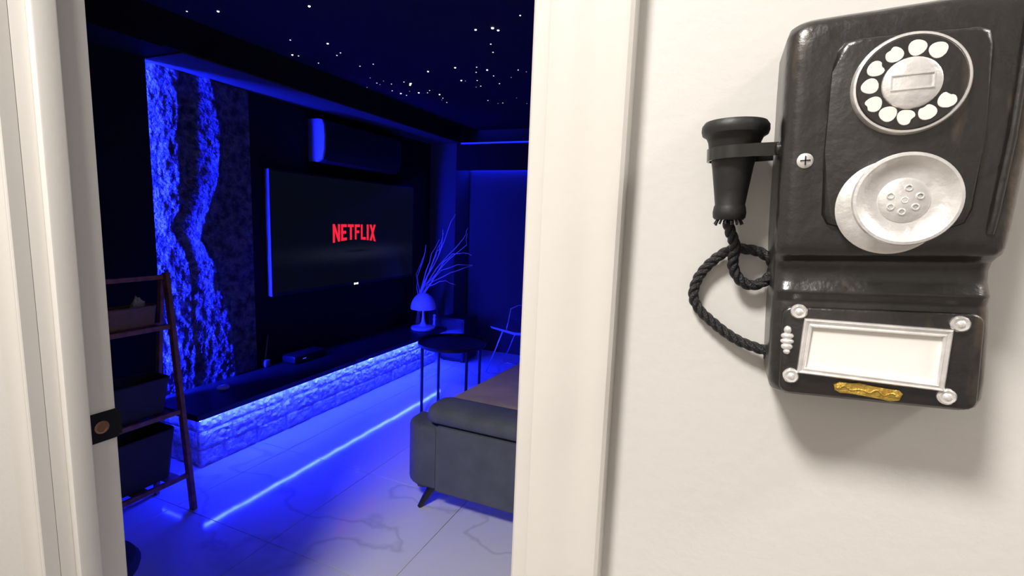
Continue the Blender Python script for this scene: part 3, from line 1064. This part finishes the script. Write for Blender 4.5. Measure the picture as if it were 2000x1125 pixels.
def body_mesh():
    bm = bmesh.new()
    # rows: z, left, right, depth, corner radius
    rows = [
        (121, -44, 60, 22, 10), (122.5, -48, 63, 34, 12), (121.5, -51, 66, 48, 12), (118, -53.5, 68, 55, 12), (112, -55.5, 69, 57.5, 11), (90, -56.2, 68.5, 58, 10), (50, -56.8, 66, 58, 10), (15, -57.5, 63, 58, 10), (-10, -57.8, 61, 58, 10),
        (-20, -57.8, 59.5, 57.5, 9), (-24, -57.6, 59, 55.5, 9), (-27, -57.2, 58.2, 50, 9), (-29, -57, 58, 47, 9), (-34, -56.8, 57.6, 45, 9), (-41, -56.6, 57.4, 45.5, 9), (-46, -56.6, 57.6, 48, 9), (-49, -56.6, 57.8, 49.5, 9), (-52, -56.8, 58, 48, 9), (-55, -57, 58.2, 46.5, 9), (-58, -57.2, 58.6, 47, 9), (-70, -57.4, 59, 47.5, 9), (-100, -57.4, 59.4, 48, 9), (-112, -57, 59.4, 47.5, 10), (-118, -55.5, 58.5, 45, 11), (-121.5, -53.5, 57, 39, 11), (-123.5, -51, 54.5, 28, 10), (-124, -48, 52, 14, 8)]
    rings = []
    for z, xl, xr, d, rad in rows:
        rad = min(rad, d*0.6)
        pts = [(xl, 0.0), (xl, d*0.35), (xl, d-rad)]
        for i in range(1, 6):
            a = radians(180-90*i/5)
            pts.append((xl+rad+rad*cos(a), d-rad+rad*sin(a)))
        for i in range(1, 12):
            x = xl+rad+(xr-xl-2*rad)*i/12
            pts.append((x, d+0.6*noise.noise(Vector((x*0.06, z*0.05, 3)))))
        for i in range(0, 6):
            a = radians(90-90*i/5)
            pts.append((xr-rad+rad*cos(a), d-rad+rad*sin(a)))
        pts += [(xr, d*0.35), (xr, 0.0)]
        rings.append([bm.verts.new((x*MM, -y*MM, z*MM)) for x, y in pts])
    n = len(rings[0])
    for A, Bq in zip(rings, rings[1:]):
        for k in range(n-1):
            bm.faces.new((A[k], A[k+1], Bq[k+1], Bq[k]))
        bm.faces.new((A[-1], A[0], Bq[0], Bq[-1]))
    bm.faces.new(rings[0])
    bm.faces.new(rings[-1][::-1])
    bmesh.ops.subdivide_edges(bm, edges=bm.edges[:], cuts=1, use_grid_fill=True, smooth=0.4)
    return bm


finish('body', body_mesh(), M_PHONE, ph, smooth=60, local=True, center=False)


def pl_prism(name, poly, d0, d1, material, bev=0.0, seg=2, parent=ph):
    q = [(x*MM, z*MM) for x, z in poly]
    return prism(name, q, 1, -d0*MM, -d1*MM, material, parent, bev*MM, local=True, seg=seg)


def sub(o, parent):
    """hang o (built in the telephone's frame) on a part of the telephone"""
    o.parent = parent
    o.location = Vector(o.location)-Vector(parent.location)
    return o


# raised front panel with moulded edge, ridge to its right
ip = [(-30, 97), (-26, 102), (-18, 103.5), (36, 101), (41, 98), (43, 90), (41.5, 40), (40, 2), (37, -6), (30, -9), (-24, -7), (-30, -5), (-33, 1), (-33.5, 40), (-32, 85)]
pl_prism('front_panel', ip, 55, 62.5, M_PHONE, 4.0, 5)
tube('side_moulding', [Vector((57*MM, -57.5*MM, 104*MM)), Vector((56.5*MM, -59*MM, 90*MM)), Vector((54*MM, -59*MM, 40*MM)), Vector((50*MM, -59*MM, 0)), Vector((49*MM, -57.5*MM, -12*MM))], 0.0022, M_PHONE, ph, 8, local=True)
# lower raised panel
pl_prism('lower_panel', rrect(-51, 54, -118, -59, 6, 4), 44, 50, M_PHONE, 2.0, 3)

# rotary dial
OUT = (0, -1, 0)


def plathe(name, prof, x, z, d, material, parent=None, seg=36, sm=40, axis=OUT):
    o = lathe(name, [(r*MM, h*MM) for r, h in prof], (x*MM, -d*MM, z*MM), axis, material, ph, seg, local=True, sm=sm)
    if parent:
        sub(o, parent)
    return o


dx, dz = 5.2, 73.0
dial = plathe('dial', [(0, 0), (26, 0), (26, 6.0), (25, 6.9), (12, 7.2), (0, 7.2)], dx, dz, 61, M_PHONE, seg=56)
plathe('dial_rim', [(26.0, 0.0), (27.8, 0.0), (27.8, 4.6), (27.0, 6.0), (25.9, 6.2), (25.4, 5.4), (25.4, 0.0)], dx, dz, 61.2, M_SILVER, dial, 64)
HOL = [(16.2, 88.7), (6.8, 91.3), (-3.5, 89.0), (-11.7, 82.4), (-14.0, 73.1), (-11.8, 62.9), (-4.6, 56.8), (3.8, 54.2), (13.4, 56.0), (21.8, 61.6)]
BITE = {2: 130, 3: 20, 5: -160, 7: -30, 8: 120, 9: 70}
for i, (hx, hz) in enumerate(HOL):
    poly = []
    for k in range(22):
        a = 2*pi*k/22
        r = 4.3+0.2*sin(3*a+i)
        if i in BITE:
            da = (a-radians(BITE[i])+pi) % (2*pi)-pi
            r -= 1.5*exp(-(da/0.35)**2)
        poly.append((hx+r*cos(a), hz+r*sin(a)))
    sub(pl_prism('finger_hole', poly, 67.6, 68.35, M_HOLE, 0.2, 1), dial)
cen = plathe('dial_centre', [(0, 0), (14.2, 0), (13.8, 1.0), (12.6, 1.6), (0, 2.2)], dx+0.2, dz-0.4, 68, M_SILVER, dial, 40)
fr = bmesh.new()
for x0, x1, z0, z1 in ((-10, 10, 3.6, 4.2), (-10, 10, -4.2, -3.6), (-10, -9.4, -3.6, 3.6), (9.4, 10, -3.6, 3.6)):
    bm_box(fr, (dx+x0)*MM, (dx+x1)*MM, -70.5*MM, -69.0*MM, (dz+z0)*MM, (dz+z1)*MM)
o = finish('number_card_frame', fr, M_SILVER, ph, local=True)
sub(o, dial)

# mouthpiece: flange, neck and flared cup
mth = plathe('mouthpiece_flange', [(0, 0), (27, 0), (27.4, 1.2), (26, 2.4), (22, 2.8), (17, 4.5), (0, 4.5)], 0.6, 4.2, 61.5, M_SILVER, seg=56)
plathe('mouthpiece_neck', [(17, 0), (14, 6), (14, 12), (18, 17), (0, 17)], 1.2, 5.5, 65, M_GOLD, mth, 40)
cup = plathe('mouthpiece_cup', [(12, 0), (20, 5), (24.2, 10), (25.2, 12), (24.6, 13.6), (23.2, 13.8), (21.6, 12.4), (19, 10), (14, 8.6), (0, 8.2)], 2.0, 7.6, 74, M_SILVER, mth, 64)
scr_ = plathe('speaking_disc', [(0, 0), (12.2, 0), (12.0, 1.0), (10.5, 1.9), (0, 2.6)], 1.8, 7.2, 82.0, M_SILVER, None, 36)
for hx, hz in [(0, 0), (-6.5, 2.5), (1.5, 6.5), (6.8, 2.0), (5, -3.8), (-1.0, -6.3), (-6.2, -3.5)]:
    plathe('speaking_hole', [(1.1, 0), (1.9, 0), (1.9, 0.5), (1.5, 0.8), (1.1, 0.4)], 1.8+hx, 7.2+hz, 84.1, M_SILVER, scr_, 16)
# round screw at the left
s1 = plathe('screw', [(0, 0), (4.6, 0), (4.6, 1.0), (3.2, 2.0), (0, 2.3)], -43.4, 34.6, 57.6, M_SILVER, seg=28)
sb = bmesh.new()
for ang in (15, 105):
    a = radians(ang)
    for s in (-1, 1):
        pass
    tb_ = bmesh.new()
    bm_box(sb, -2.8*MM, 2.8*MM, -60.4*MM, -59.6*MM, -0.35*MM, 0.35*MM) if ang == 15 else bm_box(sb, -0.35*MM, 0.35*MM, -60.4*MM, -59.6*MM, -2.8*MM, 2.8*MM)
    tb_.free()
bmesh.ops.translate(sb, verts=sb.verts, vec=Vector((-43.4*MM, 0, 34.6*MM)))
sub(finish('screw_slot', sb, M_BLACKM, ph, local=True), s1)

# name plate with silver frame, corner rosettes
plate = pl_prism('white_plate', [(-37, -71), (36, -71), (35, -104), (-39, -101)], 49, 51.2, M_PLATE, 0.2, 1)
fo = [(-38.3, -66.2), (38.5, -68.8), (36.5, -106.5), (-41.0, -102.8)]
fi = [(-33.8, -71.5), (34.0, -73.2), (32.6, -102.3), (-36.4, -98.6)]


def frame_mesh():
    bm = bmesh.new()
    lv = []
    for t, d in ((0, 49.5), (0, 53.4), (0.2, 54.4), (0.42, 53.6), (0.58, 53.4), (0.8, 54.2), (1.0, 53.2), (1.0, 50.5)):
        ring = []
        for (a, b) in zip(fo, fi):
            ring.append(bm.verts.new(((a[0]+(b[0]-a[0])*t)*MM, -d*MM, (a[1]+(b[1]-a[1])*t)*MM)))
        lv.append(ring)
    for A, Bq in zip(lv, lv[1:]):
        for k in range(4):
            bm.faces.new((A[k], A[(k+1) % 4], Bq[(k+1) % 4], Bq[k]))
    return bm


pf = finish('plate_frame', frame_mesh(), M_SILVER, ph, local=True)
for (x, z) in ((-41.5, -62.0), (42.0, -65.2), (38.6, -110.0), (-44.3, -105.6)):
    bm = bmesh.new()
    bm_lathe(bm, [(0, 0), (4.9*MM, 0), (4.9*MM, 2.2*MM), (3.9*MM, 3.4*MM), (2.4*MM, 3.1*MM), (1.6*MM, 3.9*MM), (0, 4.1*MM)], (x*MM, -49.6*MM, z*MM), OUT, 22)
    for v in bm.verts:
        v.co.x += 0.35*MM*noise.noise(v.co*700)
        v.co.z += 0.35*MM*noise.noise(v.co*700+Vector((7, 7, 7)))
    sub(finish('corner_rosette', bm, M_SILVER, ph, smooth=40, local=True), pf)
# ornament at left of the plate
bm = bmesh.new()
for (oz, rx, rz) in ((6.2, 2.4, 2.8), (2.2, 4.0, 2.4), (-1.4, 4.2, 2.2), (-5.0, 3.6, 2.6), (-8.4, 2.2, 2.0)):
    r = bmesh.ops.create_uvsphere(bm, u_segments=14, v_segments=8, radius=1)
    for v in r['verts']:
        v.co = Vector(((-47.4+v.co.x*rx)*MM, (-50+v.co.y*2.6)*MM, (-81+oz+v.co.z*rz)*MM))
finish('silver_ornament', bm, M_SILVER, ph, smooth=True, local=True)
# gold maker's label with embossed scroll
gl = pl_prism('gold_label', [(-19.6, -109.3), (-16.5, -106.6), (-9, -107.4), (-6, -106.2), (0, -107.6), (9, -108.6), (15.2, -108.8), (17.2, -111), (15.5, -115.5), (11, -116.6), (3, -115.2), (-9, -114.0), (-16, -114.2), (-19, -112.6)], 49.5, 51.6, M_GOLD, 0.5, 2)
pts = []
for i in range(40):
    t = i/39
    pts.append(Vector(((-16+30*t)*MM, -51.9*MM, (-110.3-1.6*t+1.5*sin(t*22)*(0.6+0.4*cos(t*9)))*MM)))
sub(tube('embossed_scroll', pts, 0.0005, M_GOLD, ph, 6, local=True), gl)
for x in (-17.0, 14.3):
    plathe('pin', [(0, 0), (1.5, 0), (1.2, 0.8), (0, 1.0)], x, -110.2-(x+17)*0.07, 51.4, M_GOLD, gl, 14)

# receiver in its hook
hx, hy = -83.5, 30.0
rx_axis = Vector((-0.02, 0, 1)).normalized()
recv = lathe('receiver', [(0, 0), (9.5*MM, 0), (10.8*MM, 1.5*MM), (11.2*MM, 5*MM), (10.6*MM, 9*MM), (10.0*MM, 10.5*MM), (11.2*MM, 20*MM), (13.4*MM, 36*MM), (15.2*MM, 46*MM), (16.6*MM, 50*MM), (17.2*MM, 54*MM), (18.6*MM, 57.2*MM), (21.4*MM, 59*MM), (22.2*MM, 62*MM), (22.0*MM, 65*MM), (20.2*MM, 67.6*MM), (18.5*MM, 67.8*MM), (16.5*MM, 66.2*MM), (6*MM, 65*MM), (0, 65*MM)],
             (-85.8*MM, -hy*MM, -0.5*MM), (0.035, 0, 1), M_RUBBER, ph, 40, local=True, sm=35)
# frayed whipping at its lower end
bm = bmesh.new()
for k in range(14):
    a = 2*pi*k/14
    p0 = Vector((-86*MM+7*MM*cos(a), -hy*MM+7*MM*sin(a), 0.5*MM))
    bm_tube(bm, [p0, p0+Vector((cos(a)*1.5*MM, sin(a)*1.5*MM, -2.5*MM)), p0+Vector((cos(a)*2.4*MM, sin(a)*2.0*MM, -3.5*MM-1.5*MM*random.random()))], 0.0008, 5)
sub(finish('frayed_whipping', bm, M_CORD, ph, smooth=True, local=True), recv)
# hook: flat band round the receiver
bm = bmesh.new()
zc0, zc1 = 41.0, 49.5
path = []
for i in range(26):
    a = radians(-20+(220+0)*i/25)      # from the far right round the left to the front
    path.append((-83.4+17.2*cos(pi-a+pi/2-pi/2)*1.0, hy+0+17.2*sin(pi-a)*0+0))
path = []
for i in range(27):
    a = radians(60+230*i/26)
    path.append((-83.6+17.4*cos(a), hy-17.4*sin(a)))
path = [(-58, hy-13.5), (-66, hy-14.8)]+path+[(-70, hy+16.6), (-64, hy+15.2), (-57.5, hy+14.2)]
Ain = []
for (x, d), (nx_, nd_) in zip(path, path[1:]+[path[-1]]):
    tx, td = (nx_-x, nd_-d)
    if abs(tx)+abs(td) < 1e-6:
        tx, td = path[-1][0]-path[-2][0], path[-1][1]-path[-2][1]
    ln = math.hypot(tx, td)
    ox_, od_ = -td/ln*0.8, tx/ln*0.8
    Ain.append([bm.verts.new(((x+s*ox_)*MM, -(d+s*od_)*MM, zz*MM)) for s, zz in ((-1, zc0), (1, zc0), (1, zc1), (-1, zc1))])
for A, Bq in zip(Ain, Ain[1:]):
    for k in range(4):
        bm.faces.new((A[k], A[(k+1) % 4], Bq[(k+1) % 4], Bq[k]))
bm.faces.new(Ain[0])
bm.faces.new(Ain[-1][::-1])
hook = finish('receiver_hook', bm, mat('glossy_black_band', (0.02, 0.02, 0.018), 0.22, spec=0.6), ph, smooth=30, local=True)
plathe('pivot_boss', [(0, 0), (4.2, 0), (4.2, 2), (3, 3), (0, 3.2)], -56.5, 45, 44, M_PHONE, hook, 20, axis=(-1, 0, 0))
# twisted cord: three strands
CP = [(-86.5, -1, 28), (-84.5, -9, 26), (-81, -20, 20), (-81.8, -34, 15), (-77, -45, 13), (-69, -49.5, 11), (-60, -46.5, 10), (-54.5, -39, 9), (-56, -30.5, 9), (-63, -25, 10), (-70, -22.8, 11), (-80, -22.2, 10), (-90, -26.5, 8), (-101, -37, 7), (-107.5, -48, 7), (-109.5, -60, 7), (-105, -70, 7), (-97, -77.8, 8), (-86, -86.5, 9), (-76, -92.6, 10), (-66, -96.2, 11), (-55.5, -99, 12)]


def catmull(pts, n):
    out = []
    p = [Vector(q) for q in pts]
    p = [p[0]*2-p[1]]+p+[p[-1]*2-p[-2]]
    for i in range(1, len(p)-2):
        for k in range(n):
            t = k/n
            a, b, c_, d = p[i-1], p[i], p[i+1], p[i+2]
            out.append(0.5*((2*b)+(c_-a)*t+(2*a-5*b+4*c_-d)*t*t+(3*b-a-3*c_+d)*t**3))
    out.append(p[-2])
    return out


cl = catmull([(x*MM, -d*MM, z*MM) for x, z, d in CP], 12)
cord = bpy.data.objects.new('cord', None)
COL.objects.link(cord)
cord.parent = ph
cord.location = cl[0]
# frames
dist = [0]
for a, b in zip(cl, cl[1:]):
    dist.append(dist[-1]+(b-a).length)
for s in range(3):
    pts = []
    av = Vector((1, 0, 0))
    for i, p in enumerate(cl):
        t = (cl[min(i+1, len(cl)-1)]-cl[max(i-1, 0)]).normalized()
        av = (av-t*av.dot(t)).normalized()
        bv = t.cross(av)
        ang = dist[i]/0.020*2*pi/1.0+s*2*pi/3
        pts.append(p+(av*cos(ang)+bv*sin(ang))*0.0018)
    o = tube('cord_strand', pts, 0.00235, M_CORD, ph, 8, local=True)
    sub(o, cord)
bm = bmesh.new()
for k in range(9):
    a = 2*pi*k/9
    p0 = Vector((-57*MM, -12*MM, -99*MM))
    bm_tube(bm, [p0, p0+Vector((-1.0*MM, -2*MM*cos(a), 3*MM*sin(a))), p0+Vector((-2.6*MM*random.random(), -3.2*MM*cos(a), 5.0*MM*sin(a)-1*MM))], 0.0005, 5)
sub(finish('frayed_end', bm, M_CORD, ph, smooth=True, local=True), cord)
